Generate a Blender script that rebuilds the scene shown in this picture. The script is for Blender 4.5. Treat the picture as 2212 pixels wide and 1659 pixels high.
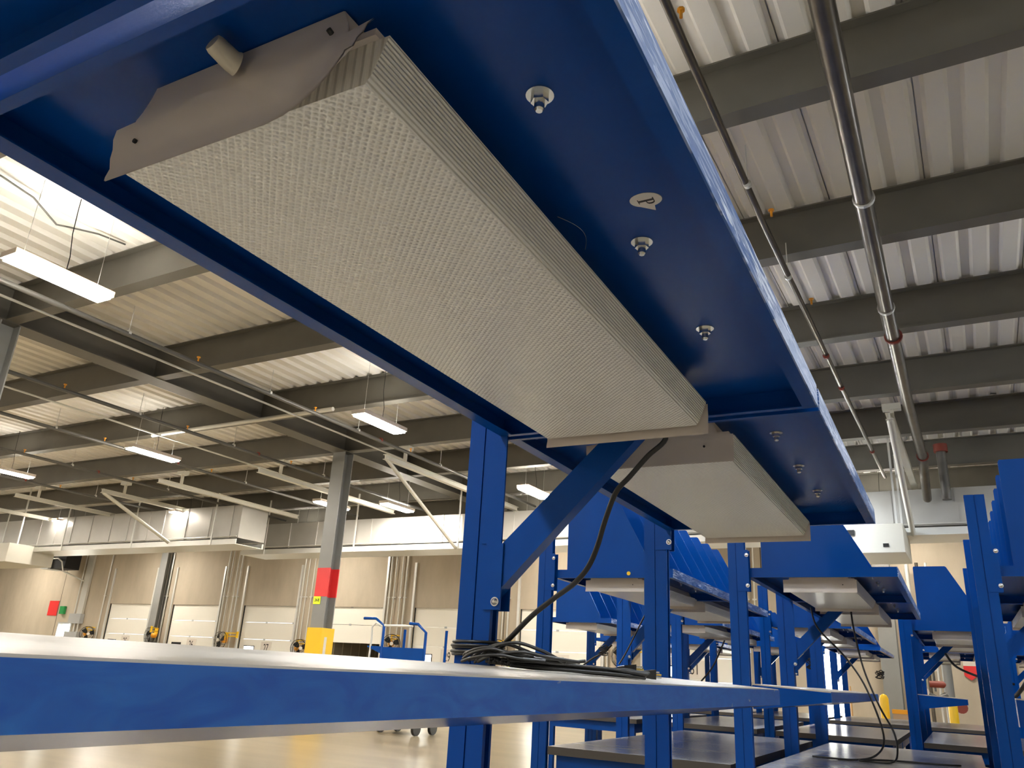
import bpy, math, random
from mathutils import Matrix, Vector
random.seed(7)
for o in list(bpy.data.objects):
    bpy.data.objects.remove(o)
S = bpy.context.scene
COL = S.collection

# ------------------------------------------------------------------ camera
CZ = 1.2                                   # camera height above the floor
cam = bpy.data.cameras.new('camera')
cam.sensor_fit = 'HORIZONTAL'; cam.sensor_width = 36.0
cam.lens = 1715.79 / 2212 * 36.0
cam.clip_start = 0.02; cam.clip_end = 200
camo = bpy.data.objects.new('camera', cam); COL.objects.link(camo)
RX, RY, RZ = (0.88333908, 0.46565972, 0.05360137), (-0.11449609, 0.32524401, -0.93867299), (-0.45453572, 0.82302938, 0.34061696)
# rows: camera right, camera down, camera forward, in world axes
m = Matrix(((RX[0], -RY[0], -RZ[0], 0), (RX[1], -RY[1], -RZ[1], 0), (RX[2], -RY[2], -RZ[2], CZ), (0, 0, 0, 1)))
camo.matrix_world = m
S.camera = camo

# ------------------------------------------------------------------ view, world
S.view_settings.view_transform = 'Standard'
S.view_settings.look = 'None'
S.view_settings.gamma = 1.0
S.view_settings.exposure = 2.35
S.view_settings.use_curve_mapping = False
W = bpy.data.worlds.new('world'); S.world = W; W.use_nodes = True
W.node_tree.nodes['Background'].inputs[0].default_value = (0.75, 0.85, 1, 1)
W.node_tree.nodes['Background'].inputs[1].default_value = 0.5
LAMP = 36.0                                # strength of the ceiling lamps' diffusers

# ------------------------------------------------------------------ materials
def mat(name, col, rough=0.5, metal=0.0, emit=None, es=0.0, var=0.0, vs=5.0, bump=0.0, bs=60.0, stretch=(1, 1, 1), spec=0.5, coat=0.0):
    M = bpy.data.materials.new(name); M.use_nodes = True
    nt = M.node_tree; b = nt.nodes['Principled BSDF']
    b.inputs['Base Color'].default_value = (*col, 1); b.inputs['Roughness'].default_value = rough
    b.inputs['Metallic'].default_value = metal; b.inputs['Specular IOR Level'].default_value = spec
    b.inputs['Coat Weight'].default_value = coat
    tc = nt.nodes.new('ShaderNodeTexCoord')
    mp = nt.nodes.new('ShaderNodeMapping'); mp.inputs['Scale'].default_value = stretch
    nt.links.new(tc.outputs['Object'], mp.inputs[0])
    if emit:
        b.inputs['Emission Color'].default_value = (*emit, 1); b.inputs['Emission Strength'].default_value = es
    if var:
        n = nt.nodes.new('ShaderNodeTexNoise'); n.inputs['Scale'].default_value = vs; n.inputs['Detail'].default_value = 6
        r = nt.nodes.new('ShaderNodeMapRange'); r.inputs['From Min'].default_value = 0.3; r.inputs['From Max'].default_value = 0.7
        r.inputs['To Min'].default_value = 1 - var; r.inputs['To Max'].default_value = 1 + var
        x = nt.nodes.new('ShaderNodeMix'); x.data_type = 'RGBA'; x.blend_type = 'MULTIPLY'; x.inputs[0].default_value = 1
        x.inputs[6].default_value = (*col, 1)
        nt.links.new(mp.outputs[0], n.inputs['Vector']); nt.links.new(n.outputs['Fac'], r.inputs[0])
        nt.links.new(r.outputs[0], x.inputs[7]); nt.links.new(x.outputs[2], b.inputs['Base Color'])
    if bump:
        n = nt.nodes.new('ShaderNodeTexNoise'); n.inputs['Scale'].default_value = bs; n.inputs['Detail'].default_value = 2
        bp = nt.nodes.new('ShaderNodeBump'); bp.inputs['Strength'].default_value = bump; bp.inputs['Distance'].default_value = 0.002
        nt.links.new(mp.outputs[0], n.inputs['Vector']); nt.links.new(n.outputs['Fac'], bp.inputs['Height'])
        nt.links.new(bp.outputs[0], b.inputs['Normal'])
    return M

BLUE = (0.001, 0.050, 0.255)
M = {}
M['blue'] = mat('blue_powder_coat', BLUE, 0.27, bump=0.10, bs=160, var=0.05, vs=3, spec=0.18)
M['steel'] = mat('zinc_steel', (0.72, 0.72, 0.70), 0.25, 1.0)
M['white'] = mat('white_enamel', (0.66, 0.58, 0.51), 0.30)
M['black'] = mat('black_rubber', (0.012, 0.011, 0.010), 0.38)
M['dark'] = mat('dark_void', (0.010, 0.010, 0.010), 0.8)
M['brass'] = mat('brass_pin', (0.75, 0.55, 0.15), 0.25, 1.0)
M['knob'] = mat('ivory_plastic', (0.62, 0.55, 0.42), 0.5)
M['paper'] = mat('cream_paper', (0.72, 0.66, 0.58), 0.6)
M['ink'] = mat('black_ink', (0.02, 0.012, 0.008), 0.5)
M['yellow'] = mat('yellow_paint', (0.85, 0.52, 0.01), 0.4)
M['lime'] = mat('lime_tag', (0.75, 0.90, 0.02), 0.5)
M['orange'] = mat('orange_plastic', (0.85, 0.36, 0.02), 0.4)
M['red'] = mat('red_paint', (0.72, 0.035, 0.035), 0.45)
M['redpipe'] = mat('red_oxide', (0.22, 0.04, 0.025), 0.5)
M['green'] = mat('green_plastic', (0.02, 0.28, 0.07), 0.5)
M['beam'] = mat('grey_beam_paint', (0.115, 0.108, 0.09), 0.55, var=0.08, vs=2)
M['column'] = mat('grey_column_paint', (0.24, 0.24, 0.23), 0.45, var=0.06, vs=2)
M['deck'] = mat('white_deck_paint', (0.80, 0.775, 0.72), 0.5, var=0.06, vs=0.7, stretch=(1, .1, 1))
M['duct'] = mat('galvanised_sheet', (0.50, 0.49, 0.46), 0.40, 0.6, var=0.10, vs=0.8, bump=0.25, bs=2)
M['galv'] = mat('galvanised_strut', (0.70, 0.70, 0.67), 0.4, 0.5)
M['pipe'] = mat('black_steel_pipe', (0.13, 0.115, 0.095), 0.30, 0.7, var=0.2, vs=4)
M['pipegrey'] = mat('grey_pipe', (0.12, 0.115, 0.105), 0.45, 0.3)
M['conduit'] = mat('conduit', (0.66, 0.65, 0.60), 0.4, 0.4)
M['rail'] = mat('white_rail_paint', (0.66, 0.64, 0.56), 0.45)
M['door'] = mat('white_door', (0.86, 0.83, 0.74), 0.45)
M['box'] = mat('grey_box', (0.40, 0.41, 0.41), 0.45)
M['trailer'] = mat('trailer_lining', (0.50, 0.44, 0.33), 0.45, 0.2)
M['glow'] = mat('daylit_glazing', (0.9, 0.95, 0.9), 0.3, emit=(1.0, 1.0, 0.90), es=4.0)
M['upfill'] = mat('added_upfill', (0.9, 0.9, 0.9), 0.4, emit=(1.0, 0.95, 0.85), es=LAMP * 0.10)  # glow added on the lamp tops to brighten the roof deck and beams
M['lamp'] = mat('lamp_diffuser', (0.9, 0.9, 0.9), 0.4, emit=(1.0, 0.93, 0.82), es=LAMP)
M['lampc'] = mat('cool_lamp_diffuser', (0.9, 0.9, 0.9), 0.4, emit=(0.86, 0.93, 1.0), es=LAMP * 1.1)
M['yelltext'] = mat('yellow_stencil', (0.75, 0.45, 0.05), 0.5)
M['board'] = mat('pale_shelf_board', (0.46, 0.41, 0.34), 0.38, var=0.06, vs=3, stretch=(6, 1, 1))
M['top'] = mat('grey_laminate', (0.27, 0.265, 0.27), 0.22, var=0.15, vs=3, stretch=(1, 4, 1))
M['edge'] = mat('brown_edge_band', (0.055, 0.045, 0.036), 0.5)
M['cardboard'] = mat('cardboard', (0.45, 0.30, 0.17), 0.7)
M['wood'] = mat('pine_stick', (0.55, 0.33, 0.14), 0.6)

def scratched():
    M_ = mat('scratched_blue', BLUE, 0.33)
    nt = M_.node_tree; b = nt.nodes['Principled BSDF']; L = nt.links.new
    tc = nt.nodes.new('ShaderNodeTexCoord')
    def layer(rot, sc, thr, detail=3):
        mp = nt.nodes.new('ShaderNodeMapping'); mp.inputs['Rotation'].default_value = rot; mp.inputs['Scale'].default_value = sc
        n = nt.nodes.new('ShaderNodeTexNoise'); n.inputs['Scale'].default_value = 1; n.inputs['Detail'].default_value = detail; n.inputs['Distortion'].default_value = .6
        r = nt.nodes.new('ShaderNodeMapRange'); r.inputs['From Min'].default_value = thr; r.inputs['From Max'].default_value = thr + 0.07
        L(tc.outputs['Object'], mp.inputs[0]); L(mp.outputs[0], n.inputs['Vector']); L(n.outputs['Fac'], r.inputs[0])
        return r.outputs[0]
    a = layer((0.25, 0, 0), (1, 9, 160), 0.50); c = layer((-0.5, 0, 0), (1, 14, 110), 0.53)
    d = layer((0, 0, 0), (1, 3.0, 22), 0.50, 5)
    add = nt.nodes.new('ShaderNodeMath'); add.operation = 'MAXIMUM'; L(a, add.inputs[0]); L(c, add.inputs[1])
    mul = nt.nodes.new('ShaderNodeMath'); mul.operation = 'MULTIPLY'; L(add.outputs[0], mul.inputs[0])
    r2 = nt.nodes.new('ShaderNodeMapRange'); r2.inputs['To Min'].default_value = 0.35; L(d, r2.inputs[0]); L(r2.outputs[0], mul.inputs[1])
    x = nt.nodes.new('ShaderNodeMix'); x.data_type = 'RGBA'; x.inputs[6].default_value = (0.02, 0.10, 0.34, 1); x.inputs[7].default_value = (0.62, 0.70, 0.88, 1)
    L(mul.outputs[0], x.inputs[0]); L(x.outputs[2], b.inputs['Base Color'])
    bp = nt.nodes.new('ShaderNodeBump'); bp.inputs['Strength'].default_value = .5; bp.inputs['Distance'].default_value = .0015
    L(add.outputs[0], bp.inputs['Height']); L(bp.outputs[0], b.inputs['Normal'])
    return M_
M['scratch'] = scratched()

def worn():
    # mid shelf front: blue with faint rubbed swirls and a few bare chips near the edges
    M_ = mat('worn_blue', BLUE, 0.34)
    nt = M_.node_tree; b = nt.nodes['Principled BSDF']; L = nt.links.new
    tc = nt.nodes.new('ShaderNodeTexCoord')
    n = nt.nodes.new('ShaderNodeTexNoise'); n.inputs['Scale'].default_value = 9; n.inputs['Detail'].default_value = 8; n.inputs['Distortion'].default_value = 1.6
    mp = nt.nodes.new('ShaderNodeMapping'); mp.inputs['Scale'].default_value = (1, 1, 3.5); L(tc.outputs['Object'], mp.inputs[0]); L(mp.outputs[0], n.inputs['Vector'])
    r = nt.nodes.new('ShaderNodeMapRange'); r.inputs['From Min'].default_value = .35; r.inputs['From Max'].default_value = .75; L(n.outputs['Fac'], r.inputs[0])
    x = nt.nodes.new('ShaderNodeMix'); x.data_type = 'RGBA'; x.inputs[6].default_value = (0.002, 0.055, 0.26, 1); x.inputs[7].default_value = (0.012, 0.10, 0.33, 1)
    L(r.outputs[0], x.inputs[0])
    n2 = nt.nodes.new('ShaderNodeTexNoise'); n2.inputs['Scale'].default_value = 14; n2.inputs['Detail'].default_value = 4
    mp2 = nt.nodes.new('ShaderNodeMapping'); mp2.inputs['Scale'].default_value = (1, .8, 2.2); L(tc.outputs['Object'], mp2.inputs[0]); L(mp2.outputs[0], n2.inputs['Vector'])
    r3 = nt.nodes.new('ShaderNodeMapRange'); r3.inputs['From Min'].default_value = .715; r3.inputs['From Max'].default_value = .735; L(n2.outputs['Fac'], r3.inputs[0])
    x2 = nt.nodes.new('ShaderNodeMix'); x2.data_type = 'RGBA'; x2.inputs[7].default_value = (0.30, 0.28, 0.25, 1)
    L(r3.outputs[0], x2.inputs[0]); L(x.outputs[2], x2.inputs[6]); L(x2.outputs[2], b.inputs['Base Color'])
    bp = nt.nodes.new('ShaderNodeBump'); bp.inputs['Strength'].default_value = .12; bp.inputs['Distance'].default_value = .002
    L(n.outputs['Fac'], bp.inputs['Height']); L(bp.outputs[0], b.inputs['Normal'])
    return M_
M['worn'] = worn()

def lens_mat():
    # prismatic acrylic: rows of tiny pyramids underneath, fine ribs along the sides
    M_ = mat('prismatic_lens', (0.82, 0.78, 0.69), 0.22)
    nt = M_.node_tree; b = nt.nodes['Principled BSDF']; L = nt.links.new
    b.inputs['Transmission Weight'].default_value = 0.0
    tc = nt.nodes.new('ShaderNodeTexCoord'); sp = nt.nodes.new('ShaderNodeSeparateXYZ'); L(tc.outputs['Object'], sp.inputs[0])
    def mth(op, a, b_=None):
        n = nt.nodes.new('ShaderNodeMath'); n.operation = op
        for i, v in enumerate((a, b_)):
            if v is None: continue
            if isinstance(v, (int, float)): n.inputs[i].default_value = v
            else: L(v, n.inputs[i])
        return n.outputs[0]
    K = 2 * math.pi / 0.0078
    u = mth('MULTIPLY', mth('ADD', sp.outputs[0], sp.outputs[1]), K * .72)
    v = mth('MULTIPLY', mth('SUBTRACT', sp.outputs[0], sp.outputs[1]), K * .72)
    dots = mth('MULTIPLY', mth('ADD', mth('SINE', u), 1.0), mth('ADD', mth('SINE', v), 1.0))
    ribs = mth('MULTIPLY', mth('ADD', mth('SINE', mth('MULTIPLY', sp.outputs[2], 2 * math.pi / 0.0042)), 1.0), 1.6)
    g = nt.nodes.new('ShaderNodeNewGeometry'); sn = nt.nodes.new('ShaderNodeSeparateXYZ'); L(g.outputs['True Normal'], sn.inputs[0])
    side = mth('GREATER_THAN', mth('ABSOLUTE', sn.outputs[0]), 0.5)
    h = nt.nodes.new('ShaderNodeMix'); L(side, h.inputs[0]); L(dots, h.inputs[2]); L(ribs, h.inputs[3])
    bp = nt.nodes.new('ShaderNodeBump'); bp.inputs['Strength'].default_value = .75; bp.inputs['Distance'].default_value = .0011
    L(h.outputs[0], bp.inputs['Height']); L(bp.outputs[0], b.inputs['Normal'])
    return M_
M['lens'] = lens_mat()

def deck_like(name, c1, c2, scale, rough, stretch, bump=0.0):
    M_ = mat(name, c1, rough)
    nt = M_.node_tree; b = nt.nodes['Principled BSDF']; L = nt.links.new
    tc = nt.nodes.new('ShaderNodeTexCoord'); mp = nt.nodes.new('ShaderNodeMapping'); mp.inputs['Scale'].default_value = stretch
    n = nt.nodes.new('ShaderNodeTexNoise'); n.inputs['Scale'].default_value = scale; n.inputs['Detail'].default_value = 7; n.inputs['Roughness'].default_value = .6
    cr = nt.nodes.new('ShaderNodeValToRGB'); cr.color_ramp.elements[0].position = .3; cr.color_ramp.elements[1].position = .72
    cr.color_ramp.elements[0].color = (*c2, 1); cr.color_ramp.elements[1].color = (*c1, 1)
    L(tc.outputs['Object'], mp.inputs[0]); L(mp.outputs[0], n.inputs['Vector']); L(n.outputs['Fac'], cr.inputs[0]); L(cr.outputs[0], b.inputs['Base Color'])
    return M_
M['concrete'] = deck_like('tilt_up_concrete', (0.54, 0.47, 0.36), (0.40, 0.34, 0.26), .9, .75, (1, 1, .35))
M['floor'] = deck_like('sealed_floor', (0.33, 0.265, 0.165), (0.22, 0.175, 0.105), .8, .28, (.35, 2.2, 1))
M['wallplain'] = mat('painted_wall', (0.55, 0.52, 0.46), 0.8)

# ------------------------------------------------------------------ mesh helpers
class MB:
    def __init__(s): s.v = []; s.f = []; s.mi = []; s.ms = []; s.cur = 0; s.sm = []
    def use(s, name):
        if name not in s.ms: s.ms.append(name)
        s.cur = s.ms.index(name); return s
    def add(s, vs, fs, smooth=False):
        o = len(s.v); s.v += [tuple(p) for p in vs]
        for f in fs: s.f.append([i + o for i in f]); s.mi.append(s.cur); s.sm.append(smooth)
        return s
    def box(s, x0, x1, y0, y1, z0, z1):
        x0, x1 = sorted((x0, x1)); y0, y1 = sorted((y0, y1)); z0, z1 = sorted((z0, z1))
        v = [(x, y, z) for z in (z0, z1) for y in (y0, y1) for x in (x0, x1)]
        return s.add(v, [(0, 2, 3, 1), (4, 5, 7, 6), (0, 1, 5, 4), (2, 6, 7, 3), (0, 4, 6, 2), (1, 3, 7, 5)])
    def prism(s, poly, a0, a1, axis):
        # polygon in the other two axes (in xyz order), extruded along axis
        n = len(poly); vs = []
        for a in (a0, a1):
            for p, q in poly:
                vs.append((a, p, q) if axis == 0 else (p, a, q) if axis == 1 else (p, q, a))
        ar = sum(poly[i][0] * poly[(i + 1) % n][1] - poly[(i + 1) % n][0] * poly[i][1] for i in range(n))
        flip = (ar > 0) ^ (axis == 1) ^ (a1 < a0)
        fs = [list(range(n))[::-1], list(range(n, 2 * n))] + [(i, (i + 1) % n, (i + 1) % n + n, i + n) for i in range(n)]
        if not flip: fs = [list(f)[::-1] for f in fs]
        return s.add(vs, fs)
    def tube(s, pts, r, n=10, flat=None, caps=True):
        pts = [Vector(p) for p in pts]; rings = []; up = None
        for i, p in enumerate(pts):
            t = (pts[min(i + 1, len(pts) - 1)] - pts[max(i - 1, 0)])
            if t.length < 1e-9: t = Vector((0, 0, 1))
            t.normalize()
            if up is None: up = Vector((0, 0, 1)) if abs(t.z) < .9 else Vector((1, 0, 0))
            a = t.cross(up); a.normalize(); b = a.cross(t); up = b
            rr = r[i] if isinstance(r, (list, tuple)) else r
            fx = flat if flat else 1.0
            rings.append([p + a * (math.cos(2 * math.pi * k / n) * rr * fx) + b * (math.sin(2 * math.pi * k / n) * rr) for k in range(n)])
        vs = [q for R_ in rings for q in R_]; fs = []
        for i in range(len(rings) - 1):
            for k in range(n):
                fs.append((i * n + k, i * n + (k + 1) % n, (i + 1) * n + (k + 1) % n, (i + 1) * n + k))
        s.add(vs, fs, True)
        if caps:
            s.add(rings[0], [tuple(range(n))[::-1]]); s.add(rings[-1], [tuple(range(n))])
        return s
    def build(s, name, default=None, parent=None, loc=(0, 0, 0), rz=0.0, bevel=0.0, kind=None, label=None):
        me = bpy.data.meshes.new(name); me.from_pydata(s.v, [], s.f)
        for k in (s.ms or [default]): me.materials.append(M[k])
        for i, p in enumerate(me.polygons): p.material_index = s.mi[i]; p.use_smooth = s.sm[i]
        me.validate(); me.update()
        o = bpy.data.objects.new(name, me); COL.objects.link(o)
        if parent: o.parent = parent
        o.location = loc; o.rotation_euler = (0, 0, rz)
        if bevel:
            b = o.modifiers.new('bevel', 'BEVEL'); b.width = bevel; b.segments = 2; b.limit_method = 'ANGLE'
        if kind: o['kind'] = kind
        if label: o['label'] = label
        return o

def nm(mname):
    return MB().use(mname)
def empty(name, loc=(0, 0, 0), rz=0.0):
    o = bpy.data.objects.new(name, None); o.empty_display_size = .1
    COL.objects.link(o); o.location = loc; o.rotation_euler = (0, 0, rz); return o
def tag(o, label, cat, group=None, kind=None):
    o['label'] = label; o['category'] = cat
    if group: o['group'] = group
    if kind: o['kind'] = kind
    return o
KIDS = {}
def kids(o): return [c for c in bpy.data.objects if c.parent == o]
def copy_tree(o, parent=None, idx=None):
    if idx is None:
        idx = {}
        for c in bpy.data.objects:
            if c.parent: idx.setdefault(c.parent.name, []).append(c)
    c = o.copy(); COL.objects.link(c)
    if parent: c.parent = parent
    for ch in idx.get(o.name, []): copy_tree(ch, c, idx)
    return c
def dup(o, loc, label, group=None, rz=None):
    c = copy_tree(o); c.location = loc; c['label'] = label
    if group: c['group'] = group
    if rz is not None: c.rotation_euler = (0, 0, rz)
    return c

# building axes are turned 1.5 degrees against the rack rows
TH = 0.027
CT, ST = math.cos(TH), math.sin(TH)
def B(a, b, z=0.0): return (a * CT + b * ST, -a * ST + b * CT, z)
def bobj(mb, name, kind=None, **k):
    return mb.build(name, rz=-TH, kind=kind, **k)

# ------------------------------------------------------------------ building shell
AX0, AX1, B0, B1 = -47.0, 9.0, -12.0, 22.8
ZD = 6.27
o = bobj(nm('floor').box(AX0, AX1, B0, B1 + 6, -.2, 0), 'floor', 'structure')
# roof deck: trapezoid ribs running along b
mb = nm('deck'); PITCH = 0.315; x = AX0 - .1; prof = []; i = 0
while x < AX1:
    prof += [(x, ZD), (x + .15, ZD), (x + .185, ZD + .055), (x + .28, ZD + .055)]
    if i % 3 == 2: prof[-2:] = [(x + .185, ZD + .055), (x + .22, ZD + .055), (x + .222, ZD + .09), (x + .232, ZD + .09), (x + .234, ZD + .055), (x + .28, ZD + .055)]
    x += PITCH; i += 1
vs = [(p, B0 - .1, q) for p, q in prof] + [(p, B1 + .1, q) for p, q in prof]; n = len(prof)
mb.add(vs, [(i, i + n, i + n + 1, i + 1) for i in range(n - 1)])
mb.box(AX0 - .1, AX1 + .1, B0, B1, ZD + .12, ZD + .2)
bobj(mb, 'ceiling', 'structure')
bobj(nm('wallplain').box(AX0 - .2, AX0, B0, B1, 0, ZD + .1), 'wall_left', 'structure')
bobj(nm('wallplain').box(AX1, AX1 + .2, B0, B1, 0, ZD + .1), 'wall_right', 'structure')
bobj(nm('wallplain').box(AX0, AX1, B0 - .2, B0, 0, ZD + .1), 'wall_back', 'structure')
DOORS = [(25, -33.25), (26, -29.10), (27, -24.95), (28, -20.85), (29, -16.75), (30, -12.62), (31, -8.50)]
DW, DH = 2.78, 3.09
MAND = [(-36.75, 1.05, 2.25), (-4.10, .95, 2.25)]
holes = sorted([(a, a + DW, DH) for _, a in DOORS] + [(a, a + w, h) for a, w, h in MAND])
mb = nm('concrete'); prev = AX0
for a0, a1, h in holes:
    mb.box(prev, a0, B1, B1 + .25, 0, ZD + .1); mb.box(a0, a1, B1, B1 + .25, h, ZD + .1); prev = a1
mb.box(prev, AX1, B1, B1 + .25, 0, ZD + .1)
mb.use('edge')
for a in (-44.3, -36.95, -29.62, -21.35, -13.2, -5.1, 2.3): mb.box(a - .012, a + .012, B1 - .004, B1 + .01, DH + .01, ZD) if any(h0 <= a <= h1 for h0, h1, _ in holes) else mb.box(a - .012, a + .012, B1 - .004, B1 + .01, 0, ZD)
bobj(mb, 'wall_front', 'structure')

def text_mesh(txt, size, mname, name, parent, loc, rot, sx=1.0, depth=0.004):
    cu = bpy.data.curves.new(name, 'FONT'); cu.body = txt; cu.size = size; cu.extrude = depth / 2; cu.align_x = 'CENTER'; cu.align_y = 'CENTER'
    t = bpy.data.objects.new('tmp', cu); COL.objects.link(t)
    dg = bpy.context.evaluated_depsgraph_get(); dg.update()
    me = bpy.data.meshes.new_from_object(t.evaluated_get(dg)); bpy.data.objects.remove(t)
    me.materials.clear(); me.materials.append(M[mname])
    o = bpy.data.objects.new(name, me); COL.objects.link(o); o.parent = parent; o.location = loc; o.rotation_euler = rot; o.scale = (sx, 1, 1)
    return o

def dock_door(num, a, lift=0.0):
    root = empty('door_%d' % num, B(a, B1, 0), -TH); root['kind'] = 'structure'
    root['label'] = 'white sectional dock door numbered %d' % num
    p = nm('door'); h = DH / 5
    for k in range(5):
        p.box(.02, DW - .02, .06, .11, lift + k * h + .006, lift + (k + 1) * h - .006)
        for j in (1, 2): p.box(.02, DW - .02, .056, .06, lift + k * h + j * h / 3 - .004, lift + k * h + j * h / 3 + .004)
    p.use('box')
    for k in (1, 2, 3, 4):
        for xx in (DW * .47, DW - .1): p.box(xx - .05, xx + .05, .045, .06, lift + k * h - .03, lift + k * h + .03)
    p.build('door_panel', parent=root)
    w = nm('dark').box(.28, .84, .045, .058, lift + 1.30, lift + 1.62)
    w.use('glow' if num != 26 else 'dark').box(.31, .81, .042, .05, lift + 1.33, lift + 1.59)
    w.build('window_pane', parent=root)
    s = nm('paper').box(1.18, 1.72, .048, .056, lift + 1.30, lift + 1.78).build('number_plate', parent=root)
    s['label'] = 'white number plate reading %d' % num
    text_mesh(str(num), .42, 'ink', 'number', s, (1.45, .045, lift + 1.54), (math.pi / 2, 0, 0), .62)
    fr = nm('galv')
    for xx in (-.10, DW + .02): fr.box(xx, xx + .08, -.06, -.005, 0, 4.9 if lift else 4.6)
    fr.use('dark').box(-.02, .02, .02, .06, 0, DH); fr.box(DW - .02, DW + .02, .02, .06, 0, DH)
    fr.build('door_track', parent=root)
    return root
for num, a in DOORS: dock_door(num, a, 1.86 if num == 28 else 0.0)
# trailer parked at the open dock 28
a28 = -20.85
t = empty('trailer', B(a28, B1, 0), -TH); tag(t, 'tan lined trailer seen inside the open dock doorway', 'trailer')
mb = nm('trailer').box(.15, .19, .3, 5.9, .02, 2.75).box(DW - .19, DW - .15, .3, 5.9, .02, 2.75).box(.15, DW - .15, 5.9, 5.94, .02, 2.75).box(.15, DW - .15, .3, 5.94, 2.75, 2.8)
for k in range(11): mb.box(.19, .22, .6 + .48 * k, .68 + .48 * k, .02, 2.75); mb.box(DW - .22, DW - .19, .6 + .48 * k, .68 + .48 * k, .02, 2.75)
for k in range(7): mb.box(.35 + .33 * k, .42 + .33 * k, 5.86, 5.9, .02, 2.75)
mb.build('trailer_body', parent=t)
mb = nm('black')
mb.prism([(-.05, 2.98), (DW + .05, 2.98), (DW + .05, 2.45), (DW - .2, 2.40), (DW * .7, 2.55), (DW * .45, 2.36), (DW * .2, 2.42), (-.05, 2.6)], .16, .28, 1)
mb.box(-.05, .14, .16, .3, 0, 2.6); mb.box(DW - .14, DW + .05, .16, .3, 0, 2.6)
mb.build('dock_seal', parent=t)
# daylit glazed personnel doors
for i, (a, w, h) in enumerate(MAND):
    r = empty('door_%d' % (50 + i), B(a, B1, 0), -TH); r['kind'] = 'structure'; r['label'] = 'personnel door in the dock wall bright with daylight'
    nm('box').box(0, .06, 0, .15, 0, h).box(w - .06, w, 0, .15, 0, h).box(.06, w - .06, 0, .15, h - .07, h).build('door_frame', parent=r)
    nm('glow').box(.06, w - .06, .08, .12, .02 if i else .1, h - .07 if i else h - .25).build('window_pane', parent=r)

# roof steel
def i_beam(L, w, d, axis, tf=.016, tw=.012):
    m_ = nm('beam')
    if axis == 0: m_.box(0, L, -w / 2, w / 2, 0, tf).box(0, L, -w / 2, w / 2, d - tf, d).box(0, L, -tw / 2, tw / 2, tf, d - tf)
    else: m_.box(-w / 2, w / 2, 0, L, 0, tf).box(-w / 2, w / 2, 0, L, d - tf, d).box(-tw / 2, tw / 2, 0, L, tf, d - tf)
    return m_
ORD = ['nearest', 'second nearest', 'third', 'fourth', 'fifth', 'sixth', 'farthest']
BB = [3.08, 5.65, 8.24, 10.78, 13.35, 15.75, 18.3, 20.9]
bm_ = None
for k, b in enumerate(BB + [-10, -7.2, -4.6, -2.05, .5]):
    vis = 1 <= k < 8
    lab = ('grey steel roof beam crossing under the white deck, %s from the camera' % ORD[k - 1]) if vis else 'grey steel roof beam over the camera, out of the photo'
    if bm_ is None: bm_ = i_beam(AX1 - AX0 - .04, .19, ZD - 5.70, 0).build('roof_beam', loc=B(AX0 + .02, b, 5.70), rz=-TH); o = bm_
    else: o = bm_.copy(); COL.objects.link(o); o.location = B(AX0 + .02, b, 5.70)
    tag(o, lab, 'beam', 'roof beams')
g = i_beam(B1 - B0 - .06, .40, ZD - 5.70 + .012, 1).build('roof_girder', loc=B(-12.2, B0 + .03, 5.688), rz=-TH)
tag(g, 'wide grey steel girder running toward the dock wall over the columns', 'beam')
def column(b, label, bands):
    r = empty('steel_column', B(-12.2, b, 0), -TH)
    c = nm('column').box(-.3, .3, -.14, -.12, 0, 5.685)
    c = nm('column').box(-.175, .175, -.15, -.132, 0, 5.685).box(-.175, .175, .132, .15, 0, 5.685).box(-.008, .008, -.132, .132, 0, 5.685)
    c.build('column_shaft', parent=r)
    if bands:
        def band(mn, z0, z1, name):
            return nm(mn).box(-.178, .178, -.154, -.150, z0, z1).box(.175, .178, -.150, -.129, z0, z1).box(-.178, -.175, -.150, -.129, z0, z1).box(.008, .012, -.132, .132, z0, z1).box(.175, .178, .129, .154, z0, z1).box(.012, .175, .128, .132, z0, z1).build(name, parent=r)
        band('red', 2.50, 3.10, 'painted_band')
        nm('yellow').box(-.21, .21, -.19, .19, 0, 1.86).build('column_guard', parent=r)
        s = nm('lime').box(-.175, .02, -.160, -.1545, 2.34, 2.50).build('tag', parent=r)
        text_mesh('24-8', .09, 'ink', 'lettering', s, (-.078, -.162, 2.42), (math.pi / 2, 0, 0), .75)
        nm('paper').box(.211, .214, -.10, -.02, 1.0, 1.68).build('sticker', parent=r)
    tag(r, label, 'column'); return r
column(13.35, 'grey steel column with a red band and a yellow guard', True)
column(5.65, 'grey steel column cut off by the left edge of the photo', False)
column(-2.05, 'grey steel column behind the camera, out of the photo', False)
for a, lab in ((-29.75, 'dark grey wall column between dock doors 25 and 26'), (-2.05, 'dark grey wall column at the right beyond the racks')):
    r = nm('column').box(-.2, .2, -.36, -.34, 0, ZD).box(-.2, .2, -.025, -.005, 0, ZD).box(-.01, .01, -.34, -.025, 0, ZD).build('wall_column', loc=B(a, B1, 0), rz=-TH)
    tag(r, lab, 'column')

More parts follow.
